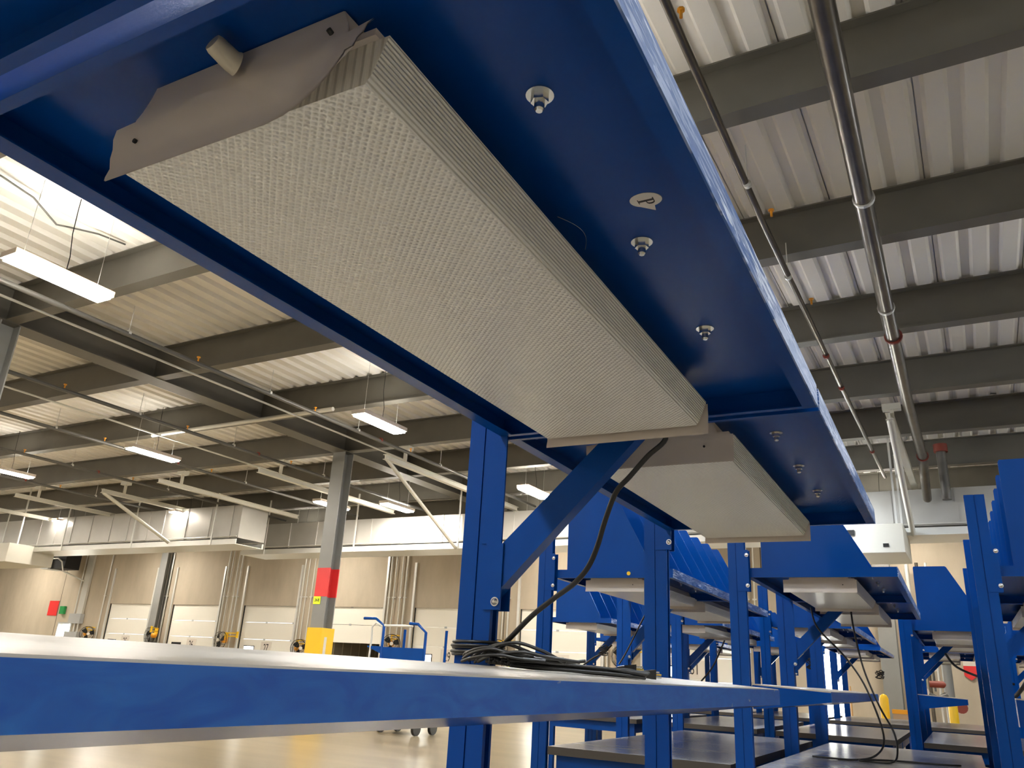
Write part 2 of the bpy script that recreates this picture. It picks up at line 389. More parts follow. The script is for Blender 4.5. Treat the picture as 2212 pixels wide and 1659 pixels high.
# ceiling lamps
def make_lamp(mname):
    r = empty('ceiling_lamp')
    nm('white').box(-.15, .15, -.60, .60, .022, .07).build('housing', parent=r)
    nm(mname).box(-.125, .125, -.575, .575, -.03, .0215).build('diffuser', parent=r)
    nm('upfill').box(-.12, .12, -.55, .55, .0705, .074).build('added_upfill', parent=r)  # added glowing panel, lifts the light on the ceiling
    nm('white').box(-.15, -.135, -.60, .60, 0, .022).box(.135, .15, -.60, .60, 0, .022).box(-.135, .135, -.60, -.585, 0, .022).box(-.135, .135, .585, .60, 0, .022).build('rim', parent=r)
    nm('galv').tube([(0, -.45, .07), (0, -.45, ZD - 5.2)], .003, 5).tube([(0, .45, .07), (0, .45, ZD - 5.2)], .003, 5).build('hanging_wire', parent=r)
    nm('black').tube([(0, .05, .07), (.02, .04, .3), (-.02, .02, .6), (0, 0, .9), (.0, 0, ZD - 5.2)], .006, 6).build('cable', parent=r)
    return r
LL = {(-8.8, 4.5): 'long lit ceiling lamp nearest the camera, by the left edge', (-8.8, 10.45): 'lit ceiling lamp just above and right of the red banded column',
      (-15.1, 10.6): 'lit ceiling lamp left of the column, middle of three', (-20.6, 10.6): 'lit ceiling lamp cut by the left edge below the nearest one',
      (-20.8, 16.2): 'small lit ceiling lamp in front of the left duct', (-15.0, 16.2): 'small lit ceiling lamp just left of the red banded column',
      (-8.8, 16.3): 'lit ceiling lamp seen through the gap beside the near blue brace', (-26.9, 16.3): 'smallest lit ceiling lamp far left over the duct',
      (-13.3, 16.9): 'small lit ceiling lamp just right of the red banded column'}
lw = make_lamp('lamp'); lc = make_lamp('lampc')
first = {id(lw): True, id(lc): True}
spots = list(LL) + [(a, b) for a in (-38, -32.5, -26.9, -20.8, -15, -8.8, -3.0, 3.4) for b in (-7.4, -1.4, 4.5, 10.5, 16.3)]
done = []
for a, b in spots:
    if any(abs(a - p) < 1.8 and abs(b - q) < 1.5 for p, q in done) and (a, b) not in LL: continue
    done.append((a, b)); src = lc if a > -4 else lw
    lab = LL.get((a, b), 'lit ceiling lamp outside the photo')
    g_ = 'suspended ceiling lamps'
    if first[id(src)]: o = src; first[id(src)] = False
    else: o = copy_tree(src)
    o.location = B(a, b, 5.2); o.rotation_euler = (0, 0, -TH); tag(o, lab, 'lamp', g_)
for k in range(5):  # extra unseen lamp row, added to brighten the dock wall and doors
    o = copy_tree(lw); o.location = B(-38.5 + 9.2 * k, 20.6, 5.36); o.rotation_euler = (0, 0, -TH + math.pi / 2); tag(o, 'added lit lamp between the long duct and the dock wall, hidden by the duct', 'lamp', 'suspended ceiling lamps')

# ------------------------------------------------------------------ ducts, rails, pipes
def duct(a0, a1, b, z0, z1, seams, label):
    r = empty('air_duct', B(a0, b, 0), -TH); L = a1 - a0
    mb = nm('duct').box(0, L, 0, 1.0, z0, z1)
    for s in seams: mb.box(s - a0 - .02, s - a0 + .02, -.018, 0, z0, z1)
    mb.build('duct_body', parent=r)
    nm('galv').box(0, L, -.06, -.02, z0 - .17, z0 - .04).box(0, L, -.06, 1.0, z0 - .19, z0 - .17).box(0, L, .94, 1.0, z0 - .17, z0 - .04).build('support_channel', parent=r)
    nm('conduit').tube([(0, -.05, z0 + .03), (L, -.05, z0 + .03)], .014, 8).build('conduit', parent=r)
    h = nm('galv'); xx = 1.0
    while xx < L: h.box(xx - .02, xx + .02, -.09, -.06, z0 - .19, ZD - .35); xx += 3.6
    h.build('hanger', parent=r)
    mb = nm('beam'); xx = .6
    while xx < L: mb.box(xx - .04, xx + .04, -.02, .94, z0 - .165, z0 - .05); xx += 1.8
    mb.build('cross_member', parent=r)
    tag(r, label, 'duct', 'galvanised ducts along the dock wall'); return r
duct(-30.9, -18.1, 15.9, 4.38, 5.32, (-30.02, -28.97, -27.9, -26.97, -26.05, -25.04, -23.99, -23.12, -22.14, -21.44, -20.38, -19.36, -18.45), 'upper left galvanised duct ending just left of the column')
duct(-20.15, 5.5, 18.0, 4.42, 5.17, (-19.28, -18.22, -17.12, -16.1, -15.03, -13.94, -12.52, -11.4, -10.3, -9.2, -8.1, -7.0, -5.9, -4.8, -3.7, -2.6, -1.32, -.13, 1.2, 2.5, 3.8), 'long galvanised duct passing behind the red banded column to the right')
rl = ['white rail right of the column with a diagonal strut', 'white rail ending just left of the column top', 'white rail left of the column over the bright duct panel', 'white rail over the left duct with a diagonal strut', 'white rail above the far left duct', 'white rail at the far left edge', 'white rail with a strut at the right over the duct']
for k, (a, b0, b1, dg) in enumerate(((-10.45, 12.7, 18.4, (-12.05, 18.0, 4.25)), (-14.2, 12.75, 17.9, None), (-17.8, 12.8, 17.8, None), (-20.7, 13.2, 16.8, (-21.0, 15.95, 4.28)), (-24.2, 12.8, 16.9, None), (-27.6, 12.8, 17.0, None), (-.85, 13.2, 18.4, (-.97, 17.95, 4.25)))):
    r = empty('crane_rail', B(a, b0, 5.25), -TH); L = b1 - b0
    nm('rail').box(-.06, .06, 0, L, 0, .012).box(-.06, .06, 0, L, .10, .112).box(-.012, .012, 0, L, .012, .10).build('rail_bar', parent=r)
    nm('rail').box(-.03, .03, .65, .71, .11, .46).box(-.14, .14, .60, .76, .36, .458).build('hanger', parent=r)
    if dg:
        da, db, dz = dg[0] - a, dg[1] - b0, dg[2] - 5.25
        nm('rail').tube([(0, .05, .02), (da, db, dz)], .055, 4).build('strut', parent=r)
    tag(r, rl[k], 'rail', 'white rails at the docks')
def pipe(pts, rad, mname, label, rings=(), ringmat='galv', text=None, name='sprinkler_pipe', sprig=()):
    P0 = pts[0]; r = empty(name, B(*P0), -TH)
    q = [(p[0] - P0[0], p[1] - P0[1], p[2] - P0[2]) for p in pts]
    nm(mname).tube(q, rad, 16).build('pipe_run', parent=r)
    for (a, b, z, mn) in rings:
        nm(mn).tube([(a - P0[0], b - P0[1] - .02, z - P0[2]), (a - P0[0], b - P0[1] + .02, z - P0[2])], rad * 1.16 if mn != 'redpipe' else rad * 1.3, 16).build('pipe_clamp', parent=r)
        if mn == 'galv': nm('galv').tube([(a - P0[0], b - P0[1], z - P0[2] + rad), (a - P0[0], b - P0[1], min(ZD - P0[2], z - P0[2] + .42))], .006, 6).build('hanger_rod', parent=r)
    for (b,) in sprig:
        nm('orange').tube([(0, b - P0[1], rad), (0, b - P0[1], rad + .06)], .012, 8).tube([(0, b - P0[1], rad + .06), (0, b - P0[1], rad + .075)], .028, 8).build('sprinkler_head', parent=r)
    tag(r, label, 'pipe'); return r
Zp = 5.4
bp_ = pipe([(-.34, 1.5, Zp), (-.50, 9, Zp), (-.56, 13, Zp), (-.56, 16.4, Zp), (-.60, 17.0, Zp - .1), (-.62, 17.6, Zp - .5), (-.62, 17.65, 4.9)], .082, 'pipe', 'thick dark steel pipe with yellow stencilling at the upper right',
     rings=((-.45, 6.85, Zp, 'galv'), (-.505, 9.3, Zp, 'galv'), (-.51, 10.2, Zp, 'redpipe'), (-.56, 16.2, Zp, 'redpipe')))
tx = text_mesh('SCH 10  6.625 X 0.134  A135 A795  HEAT NO 8  MADE IN', .075, 'yelltext', 'stencilling', bp_, (-.115, 4.3, -.012), (0, math.radians(-100) , 0), 1.0, .001)
tx.rotation_euler = (0, 0, 0)
tx.matrix_parent_inverse = Matrix.Identity(4)
# text runs along the pipe on its lower left side
Mx = Matrix(((0, .0, -1), (1, 0, 0), (0, -1, 0))).to_4x4()
tx.matrix_local = Matrix.Translation((-.122, 3.4, -.02)) @ Matrix.Rotation(.025, 4, 'Z') @ Matrix(((0, .35, -.94, 0), (1, 0, 0, 0), (0, -.94, -.35, 0), (0, 0, 0, 1))) 
pipe([(-1.27, 1.5, Zp + .02), (-1.36, 7, Zp + .02), (-1.36, 17.8, Zp + .02)], .032, 'pipe', 'thin dark sprinkler pipe beside the thick pipe at upper right',
     rings=((-1.33, 6.2, Zp, 'galv'), (-1.36, 8.1, Zp, 'galv'), (-1.36, 10.55, Zp, 'redpipe'), (-1.36, 11.9, Zp, 'redpipe'), (-1.36, 15.6, Zp, 'redpipe')), sprig=((4.15,), (6.9,), (9.0,)))
for a, lab in ((-9.95, 'sprinkler pipe nearest the girder on its right side'), (-13.35, 'dark sprinkler pipe just left of the girder'), (-16.0, 'second dark sprinkler pipe left of the girder'), (-19.0, 'third dark sprinkler pipe left of the girder'), (-22.2, 'leftmost dark sprinkler pipe over the left duct')):
    pipe([(a, -2, Zp - .02), (a, 18.5, Zp - .02)], .035, 'pipegrey', lab, rings=tuple((a, b, Zp, 'galv') for b in (6.2, 8.9, 11.2, 14)) + ((a, 11.9, Zp, 'redpipe'),), sprig=((7.4,), (10.0,), (12.9,)))
pipe([(-15.2, 10.55, 5.62), (-10.0, 10.5, 5.62)], .04, 'conduit', 'short white pipe lying across the roof under the fourth beam', name='cross_pipe')
for a in (-10.9, -14.9): pipe([(a, 4, 5.58), (a, 14, 5.58)], .018, 'conduit', 'thin pale conduit %s the girder' % ('right of' if a > -12 else 'left of'), name='conduit')
# risers at the right
pipe([(-.28, 17.85, 5.9), (-.28, 17.85, 4.9)], .09, 'pipegrey', 'short grey riser pipe with a red cap behind the thick pipe', name='riser_pipe')
o = nm('redpipe').tube([(0, 0, 0), (0, 0, .16)], .13, 16).build('pipe_cap', loc=B(-.28, 17.85, 5.88), rz=-TH); tag(o, 'red cap on the grey riser pipe near the right', 'cap')
for k, a in enumerate((-1.45, -1.22, -1.02)):
    pipe([(a, 22.4, .02), (a, 22.4, 4.3)], (.05, .04, .03)[k], ('conduit', 'pipe', 'conduit')[k], 'vertical pipe on the dock wall at the right, %s of three' % ('left', 'middle', 'right')[k], name='riser_pipe')
# cable drooping from the deck near the nearest lamp
o = nm('pipegrey').tube([B(-9.1, 3.4, 6.24), B(-9.1, 3.75, 6.20), B(-9.12, 4.13, 6.16), B(-9.2, 4.5, 6.02), B(-9.3, 4.7, 6.12), B(-9.25, 5.05, 6.2), B(-9.2, 5.4, 6.22)], .012, 8).build('ceiling_cable')
tag(o, 'dark cable looping under the deck above the nearest ceiling lamp', 'cable')

# ------------------------------------------------------------------ dock wall equipment
for k, (num, a) in enumerate(DOORS):
    for j, off in enumerate((-.42, -.62, DW + .22, DW + .42)):
        if num == 25 and j == 1: continue
        o = nm('conduit').tube([(0, 0, 1.3 + .3 * (j % 2)), (0, 0, 5.2)], .02 if j % 2 else .03, 8).box(-.06, .06, -.02, .05, 3.4, 3.44).build('wall_conduit', loc=B(a + off, B1 - .06, 0), rz=-TH)
        tag(o, 'vertical conduit %s dock door %d, %s' % ('left of' if off < 0 else 'right of', num, ('nearer the door', 'farther from the door')[j % 2]), 'conduit', 'conduits beside the dock doors')
def make_fan():
    r = empty('dock_fan')
    c = nm('black')
    for rad in (.30, .24, .16, .08):
        c.tube([(rad * math.cos(t * math.pi / 12), -.10 + (.30 - rad) * .12, rad * math.sin(t * math.pi / 12)) for t in range(25)], .007, 5)
    for t in range(12):
        c.tube([(.3 * math.cos(t * math.pi / 6), -.10, .3 * math.sin(t * math.pi / 6)), (.3 * math.cos(t * math.pi / 6), .06, .3 * math.sin(t * math.pi / 6))], .006, 5)
    c.tube([(.30 * math.cos(t * math.pi / 12), .06, .30 * math.sin(t * math.pi / 12)) for t in range(25)], .012, 5)
    c.build('cage', parent=r)
    f = nm('dark')
    for t in range(3):
        an = t * 2 * math.pi / 3 + .4
        pts = [(.05, -.5), (.15, -.62), (.27, -.45), (.28, .25), (.16, .45), (.05, .4)]
        f.add([(q * math.cos(an + w), -.02 + .04 * w, q * math.sin(an + w)) for q, w in pts] + [(q * math.cos(an + w), -.012 + .04 * w, q * math.sin(an + w)) for q, w in pts], [(0, 1, 2, 3, 4, 5), (11, 10, 9, 8, 7, 6)] + [(i, i + 6, (i + 1) % 6 + 6, (i + 1) % 6) for i in range(6)])
    f.build('blade', parent=r)
    nm('paper').tube([(0, -.14, 0), (0, -.09, 0)], .06, 14).build('hub', parent=r)
    nm('orange').tube([(0, .06, 0), (0, .1, 0), (0, .24, 0), (0, .28, 0)], [.07, .1, .1, .04], 14).build('motor', parent=r)
    nm('yellow').box(-.02, .62, .26, .30, .26, .30).box(-.02, .62, .26, .30, .14, .18).box(.58, .62, .26, .34, .1, .34).box(-.02, .02, .16, .30, .05, .3).build('arm', parent=r)
    return r
fan = make_fan()
for k, (num, a) in enumerate(DOORS):
    o = fan if k == 0 else copy_tree(fan)
    o.location = B(a - .52, B1 - .42, 1.78 + (0, .05, -.02, -.18, .1, .05, 0)[k]); o.rotation_euler = (0, 0, -TH + (1.3, -1.1, -.15, 1.2, .7, .3, .2)[k])
    tag(o, 'yellow armed black dock fan left of door %d' % num, 'fan', 'dock fans')
    s = nm('lime').box(-.10, .10, -.01, 0, 0, .15).build('wall_sign', loc=B(a - .22, B1 - .03, 1.28), rz=-TH)
    tag(s, 'small lime sign low beside dock door %d' % num, 'sign', 'small lime signs by the docks')
o = nm('red').box(-.36, .36, -.012, 0, 0, .66).build('wall_sign', loc=B(-37.35, B1 - .01, 2.52), rz=-TH); tag(o, 'plain red rectangular sign on the concrete wall at far left', 'sign')
o = nm('green').box(-.17, .17, -.12, 0, 0, .34).build('call_box', loc=B(-36.5, B1 - .01, 2.60), rz=-TH, bevel=.01); tag(o, 'small green box on the wall above the personnel door', 'box')
r = empty('electrical_box', B(-35.3, B1, 0), -TH)
nm('box').box(-.42, .42, -.2, -.01, 2.2, 2.62).build('junction_box', parent=r)
nm('box').box(-.42, .5, -.25, -.01, .85, 1.85).build('cabinet', parent=r)
c = nm('conduit')
for x in (-.25, 0, .25): c.tube([(x, -.1, 1.85), (x, -.1, 2.2)], .04, 8)
c.box(-.05, .35, -.12, -.02, 2.62, 5.3); c.tube([(-.25, -.08, 2.62), (-.25, -.08, 5.3)], .03, 8)
c.build('wireway', parent=r); tag(r, 'grey electrical boxes and wireway right of the left personnel door', 'electrical box')
r = empty('unit_heater', B(-35.9, B1 - 1.1, 4.45), -TH)
nm('box').box(-.9, -.3, -.3, .5, 0, .8).build('heater_case', parent=r)
nm('dark').box(-.3, .75, -.2, .5, .02, .78).build('fan_section', parent=r)
nm('conduit').tube([(-.2, -.25, .45), (.3, -.3, .45), (.62, -.28, .3), (.7, -.2, -.1), (.7, .9, -.4)], .035, 8).build('flex_conduit', parent=r)
nm('galv').box(-.6, -.56, .1, .14, .8, ZD - 4.45).box(.4, .44, .1, .14, .78, ZD - 4.45).build('hanger', parent=r)
tag(r, 'grey unit heater hanging under the left duct', 'heater')
def ahu(a, b, z, w, h, label, left):
    r = empty('heating_unit', B(a, b, z), -TH)
    nm('rail').box(-w, 0, 0, 1.6, 0, h).build('cabinet', parent=r, bevel=.01)
    nm('dark').box(-w * .72, -w * .40, -.02, 0, h * .62, h * .82).build('name_strip', parent=r)
    nm('box').tube([(-w * .72, -.12, h * .72), (-w * .72, 0, h * .72)], .11, 14).build('round_vent', parent=r)
    nm('yellow' if left else 'paper').tube([(-w * .93, -.1, h * .5), (-w * .93, 0, h * .5)], .07, 12).build('switch', parent=r)
    k = nm('dark')
    for q in (.15, .55): k.box(-w * q - .05, -w * q + .05, -.01, 0, h * .2, h * .32)
    k.build('latch', parent=r)
    nm('galv').box(-w + .1, -w + .14, .3, .34, h, ZD - z).box(-.14, -.1, .3, .34, h, ZD - z).build('hanger', parent=r)
    tag(r, label, 'heater', 'white heating cabinets hanging near the ducts'); return r
ahu(-27.9, 15.0, 3.75, 4.0, .62, 'white heating cabinet hanging at the far left under the duct', True)
ahu(-1.08, 17.0, 3.75, 2.2, .56, 'white heating cabinet under the duct right of the near tray end', False)
def bollard(a, b, label):
    r = empty('bollard', B(a, b, 0), -TH)
    nm('yellow').tube([(0, 0, 0), (0, 0, 1.10), (0, 0, 1.16), (0, 0, 1.19)], [.09, .09, .065, .02], 16).build('post', parent=r)
    tag(r, label, 'bollard', 'yellow bollards')
bollard(-2.02, 20.0, 'yellow bollard by the wall column, left of the two'); bollard(-.72, 20.0, 'yellow bollard in front of the valve pipes, right of the two')
# sprinkler valve station at the right
r = empty('valve_station', B(-1.0, 20.9, 0), -TH)
nm('column').tube([(.22, 0, 0), (.22, 0, 2.9)], .10, 16).build('riser', parent=r)
nm('redpipe').tube([(-.15, -.02, 1.45), (.25, -.02, 1.45)], .07, 12).tube([(.42, -.1, 1.0), (.42, .1, 1.0)], .12, 14).build('valve', parent=r)
nm('pipegrey').tube([(.22, 0, 1.25), (.0, -.05, 1.12), (-.2, -.05, 1.2)], .09, 12).tube([(-.25, 0, .9), (-.25, 0, 2.2)], .03, 8).tube([(-.05, 0, 1.3), (-.05, 0, 2.3)], .025, 8).build('branch_pipe', parent=r)
nm('paper').box(-.22, .04, -.16, -.15, 1.72, 1.98).build('tag', parent=r); nm('green').box(-.34, -.2, -.16, -.15, 1.42, 1.72).build('tag', parent=r)
nm('paper').tube([(-.26, -.16, 1.28), (-.26, -.13, 1.28)], .095, 16).build('gauge', parent=r)
tag(r, 'sprinkler valve pipes with a gauge and cream and green tags', 'valve')
for a, lab in ((-.35, 'white sign with a red lower half, left of two at the far right'), (.45, 'white sign with a red lower half, right of two at the far right')):
    r = empty('wall_sign', B(a, B1 - .02, 1.7), -TH); nm('paper').box(-.14, .14, -.02, 0, .22, .9).build('white_half', parent=r)
    nm('red').box(-.14, .14, -.02, 0, 0, .22).prism([(-.14, 0), (.14, 0), (.0, -.1)], -.02, 0, 1).build('red_half', parent=r); tag(r, lab, 'sign', 'white and red signs')
o = nm('wood').tube([(0, 0, 0), (0, 0, 1.32)], .022, 8).build('broom_handle', loc=B(-2.9, 21.6, 0), rz=-TH); tag(o, 'wooden stick standing by the wall left of the yellow bollard', 'stick')
r = empty('cardboard_carton', B(-1.62, 19.6, 0), -TH); nm('cardboard').box(-.2, .2, -.15, .15, .62, .82).build('carton_body', parent=r); nm('orange').box(-.21, .21, -.16, .16, .82, .9).build('carton_lid', parent=r)
nm('wood').box(-.3, .3, -.3, .3, .56, .62).box(-.28, -.22, -.28, -.22, 0, .56).box(.22, .28, .22, .28, 0, .56).box(-.28, -.22, .22, .28, 0, .56).box(.22, .28, -.28, -.22, 0, .56).build('stand', parent=r)
tag(r, 'small brown carton with an orange lid right of the left bollard', 'box')

# blue cart beside the column
r = empty('tugger_cart', B(-10.25, 13.0, 0), -TH); C_ = nm('blue')
C_.tube([(0, 0, .3), (0, 0, 1.93), (-.22, .0, 2.06), (-.52, 0, 2.06)], .028, 8)
C_.tube([(1.02, 0, .3), (1.02, 0, 1.82), (.82, 0, 1.97), (.62, 0, 1.98)], .028, 8)
C_.tube([(0, .7, .3), (0, .7, 1.9)], .028, 8).tube([(1.02, .7, .3), (1.02, .7, 1.9)], .028, 8)
C_.build('frame', parent=r)
nm('blue').box(0, 1.02, -.01, .01, 1.1, 1.53).prism([(0, 1.54), (-.36, 1.54), (-.36, 1.52), (0, 1.40)], -.01, .01, 1).build('front_panel', parent=r)
nm('blue').box(-.03, 1.05, -.03, .73, .28, .34).build('deck', parent=r)
nm('conduit').tube([(0, 0, 1.93), (.7, 0, 1.93)], .022, 8).tube([(-.3, 0, 1.2), (-.28, 0, 1.7), (-.3, 0, 1.9), (-.2, 0, 1.98), (0, 0, 1.9)], .02, 8).build('grab_rail', parent=r)
w = nm('black')
for x, y in ((.1, .08), (.92, .08), (.1, .62), (.92, .62)): w.tube([(x - .03, y, .12), (x + .03, y, .12)], .12, 14).box(x - .03, x + .03, y - .02, y + .02, .16, .28)
w.build('wheel', parent=r)
tag(r, 'blue steel cart frame with a grab rail, right of the yellow guarded column', 'cart')

# ------------------------------------------------------------------ racks
PITCHY = 1.415
def post_poly(j):
    y0, y1 = j - .022, j + .019; s0, s1 = j - .009, j + .010; d = .026; g0, g1 = -.0485, -.0445
    return [(-.093, y0), (g0, y0), (g0, y0 + .004), (g1, y0 + .004), (g1, y0), (0, y0), (0, s0), (-.002, s0), (-d, s0), (-d, s1), (0, s1), (0, y1), (g1, y1), (g1, y1 - .004), (g0, y1 - .004), (g0, y1), (-.093, y1), (-.093, s1), (-.093 + d, s1), (-.093 + d, s0), (-.093, s0)]
def bolt_mesh(name, parent, loc, down=True, size=1.0):
    # washer, hex nut and threaded stud
    m_ = nm('steel'); s = -1 if down else 1; k = size
    m_.tube([(0, 0, 0), (0, 0, s * .002 * k)], .0165 * k, 24)
    hexa = [(math.cos(math.pi / 3 * i + .3) * .0105 * k, math.sin(math.pi / 3 * i + .3) * .0105 * k) for i in range(6)]
    m_.prism(hexa, s * .002 * k, s * .0115 * k, 2)
    if down:
        zs = [.0115, .013, .014, .0155, .0165, .018, .019, .0205, .0215, .0235]
        rs = [.0055, .0062, .0055, .0062, .0055, .0062, .0055, .0062, .0056, .004]
        m_.tube([(0, 0, -z * k) for z in zs], [q * k for q in rs], 14)
    return m_
def tray(parent, y0, y1, bolts, near=False):
    a, b = y0 + .0125, y1 - .0125
    m_ = nm('blue')
    m_.box(.0, .783, a, b, 1.826, 1.832)
    m_.box(0, .003, a, b, 1.783, 1.826).box(0, .034, a, b, 1.780, 1.783)
    m_.box(.003, .783, a, a + .003, 1.783, 1.826).box(.034, .755, a, a + .0155, 1.780, 1.783)
    m_.box(.003, .783, b - .003, b, 1.783, 1.826).box(.034, .755, b - .0155, b, 1.780, 1.783)
    m_.box(.755, .783, a, b, 1.780, 1.783)
    m_.use('scratch').box(.783, .786, a, b, 1.780, 1.832)
    t = m_.build('shelf_tray', parent=parent)
    for (x, y) in bolts:
        bb = bolt_mesh('bolt', None, None).build('bolt', parent=t, loc=(x, y, 1.826)); bb['label'] = 'zinc bolt and washer'
    return t
DIV = [(.085, 1.834), (.085, 2.365), (.092, 2.378), (.36, 2.378), (.372, 2.370), (.62, 1.90), (.64, 1.86), (.64, 1.834)]
def make_rack(bays, dividers=True):
    # bays: list of (y0, y1); the origin is the face of the first upright
    r = empty('packing_rack')
    js = [bays[0][0]] + [b[1] for b in bays]
    for k, j in enumerate(js):
        if j < -.5: continue
        nm('blue').prism(post_poly(j), 0, 2.19, 2).build('upright', parent=r)
        if k in (0, len(js) - 1) or j == 0 and len(bays) == 2:
            b = nm('blue').box(-.045, .022, j - .026, j - .0222, 1.70, 1.93).box(-.045, .022, j + .0192, j + .023, 1.70, 1.93).build('bracket', parent=r)
            zs = (1.73, 1.90)
        elif j > .5:
            b = nm('blue').box(-.020, .028, j - .027, j - .0222, 1.34, 1.50).box(-.02, .028, j + .0192, j + .024, 1.34, 1.50).box(-.035, .022, j - .0265, j - .0222, 1.50, 1.779).build('bracket', parent=r)
            nm('blue').prism([(.003, 1.482), (.003, 1.369), (.03, 1.396), (.455, 1.824), (.367, 1.824)], j - .022, j + .018, 1).build('brace', parent=r)
            zs = (1.359,)
        else: continue
        for z in zs:
            s = nm('steel').tube([(0, 0, 0), (0, -.003, 0)], .011, 18).tube([(0, -.003, 0), (0, -.006, 0), (0, -.009, 0)], [.0085, .0075, .003], 14)
            o = s.build('bolt', parent=b, loc=(.014, j - .027, z)); o['label'] = 'zinc carriage bolt'
    for (y0, y1) in bays:
        ym = y0 + .01
        bl = [(.641, ym + .293), (.640, ym + .650), (.644, ym + .996)] if y1 > .1 else []
        tray(r, y0, y1, bl)
        if (y0, y1) != bays[0]: continue
        y1 = bays[-1][1]
        mm = nm('blue').prism([(.006, 1.205), (.407, 1.187), (.407, 1.141), (.02, 1.084), (.006, 1.084)], y0 + .003, y1 - .003, 1)
        mm.use('worn').prism([(.407, 1.191), (.410, 1.191), (.410, 1.141), (.407, 1.141)], y0 + .003, y1 - .003, 1)
        sh = mm.build('lower_shelf', parent=r)
        nm('board').prism([(.006, 1.2055), (.006, 1.212), (.4065, 1.1935), (.4065, 1.1875)], y0 + .004, y1 - .004, 1).build('shelf_board', parent=sh)
    if dividers:
        y0, y1 = bays[0][0], bays[-1][1]; nd = 4 * len(bays)
        for k in range(nd + 1):
            y = y0 + .03 + (y1 - y0 - .06) * k / nd
            nm('blue').prism(DIV, y - .0015, y + .0015, 1).box(.085, .64, y, y + .02, 1.833, 1.8355).build('divider', parent=r)
    return r
RX0 = -.99
near = make_rack([(-PITCHY, 0), (0, PITCHY), (PITCHY, 2 * PITCHY)], dividers=True)
near.location = (RX0, .356, 0)
tag(near, 'big blue steel packing rack seen from below in the foreground', 'rack')
far = make_rack([(0, PITCHY), (PITCHY, 2 * PITCHY)])
G1 = [(-2.217, 'blue rack just left of centre behind the foreground uprights, its dividers in a fan'), (-1.005, 'blue rack straight behind the far end of the foreground tray'), (.222, 'blue rack cut off by the right edge of the photo')]
G2 = [(-4.17, 'second row blue rack, leftmost, in front of dock door 30'), (-2.92, 'second row blue rack, second from the left'), (-1.66, 'second row blue rack with cords knotted on its brace, third from left'), (-.36, 'second row blue rack left of the right hand upright, bright end panel'), (.88, 'second row blue rack mostly hidden by the right edge rack')]
G3 = [(-5.4 + 1.22 * k, 'farthest row blue rack, number %d from the left' % (k + 1)) for k in range(6)]
RACKS = []
for (gx, lab), y in [(g, 4.70) for g in G1] + [(g, 8.75) for g in G2] + [(g, 13.2) for g in G3]:
    if not RACKS: o = far; o.location = (gx, y, 0); tag(o, lab, 'rack', 'blue packing racks')
    else: o = copy_tree(far); o.location = (gx, y, 0); o['label'] = lab
    RACKS.append((gx, y))

# worktops: one bench per bay beside each rack
def make_bench():
    r = empty('workbench')
    m_ = nm('top').box(.012, 1.09, .004, PITCHY - .004, .7995, .8)
    m_.use('edge').box(.012, 1.09, .004, PITCHY - .004, .755, .7995)
    m_.build('worktop', parent=r, bevel=.004)
    nm('blue').box(.05, 1.05, .05, .08, .66, .755).box(.05, 1.05, PITCHY - .08, PITCHY - .05, .66, .755).box(.05, .08, .08, PITCHY - .08, .66, .755).box(1.02, 1.05, .08, PITCHY - .08, .66, .755).build('apron', parent=r)
    for x in (.05, 1.0):
        for y in (.05, PITCHY - .10): nm('blue').box(x, x + .05, y, y + .05, 0, .66).build('leg', parent=r)
    nm('blue').box(.1, 1.0, .06, .09, .18, .22).box(.1, 1.0, PITCHY - .09, PITCHY - .06, .18, .22).build('stretcher', parent=r)
    return r
bench = make_bench(); first_b = True
def ordn(k): return ('left', 'middle', 'right')[k]
rows = [([(RX0, 0, 'foreground rack')], .356, [0, 1, -1]),
        ([(g[0], i, ('left', 'middle', 'right')[i] + ' rack of the first row') for i, g in enumerate(G1)], 4.70, [0, 1]),
        ([(g[0], i, ('leftmost', 'second', 'third', 'fourth', 'rightmost')[i] + ' rack of the second row') for i, g in enumerate(G2)], 8.75, [0, 1]),
        ([(g[0], i, ('leftmost', 'second', 'third', 'fourth', 'fifth', 'rightmost')[i] + ' rack of the farthest row') for i, g in enumerate(G3)], 13.2, [0, 1])]
for lst, y, bays in rows:
    for gx, i, nme in lst:
        for bnum in bays:
            o = bench if first_b else copy_tree(bench)
            first_b = False
            o.location = (gx, y - .02 + bnum * PITCHY, 0)
            tag(o, 'grey topped workbench with brown edge, %s bench at the %s' % (('near', 'far', 'nearest out of view')[bnum if bnum >= 0 else 2], nme), 'workbench', 'grey workbenches between the racks')

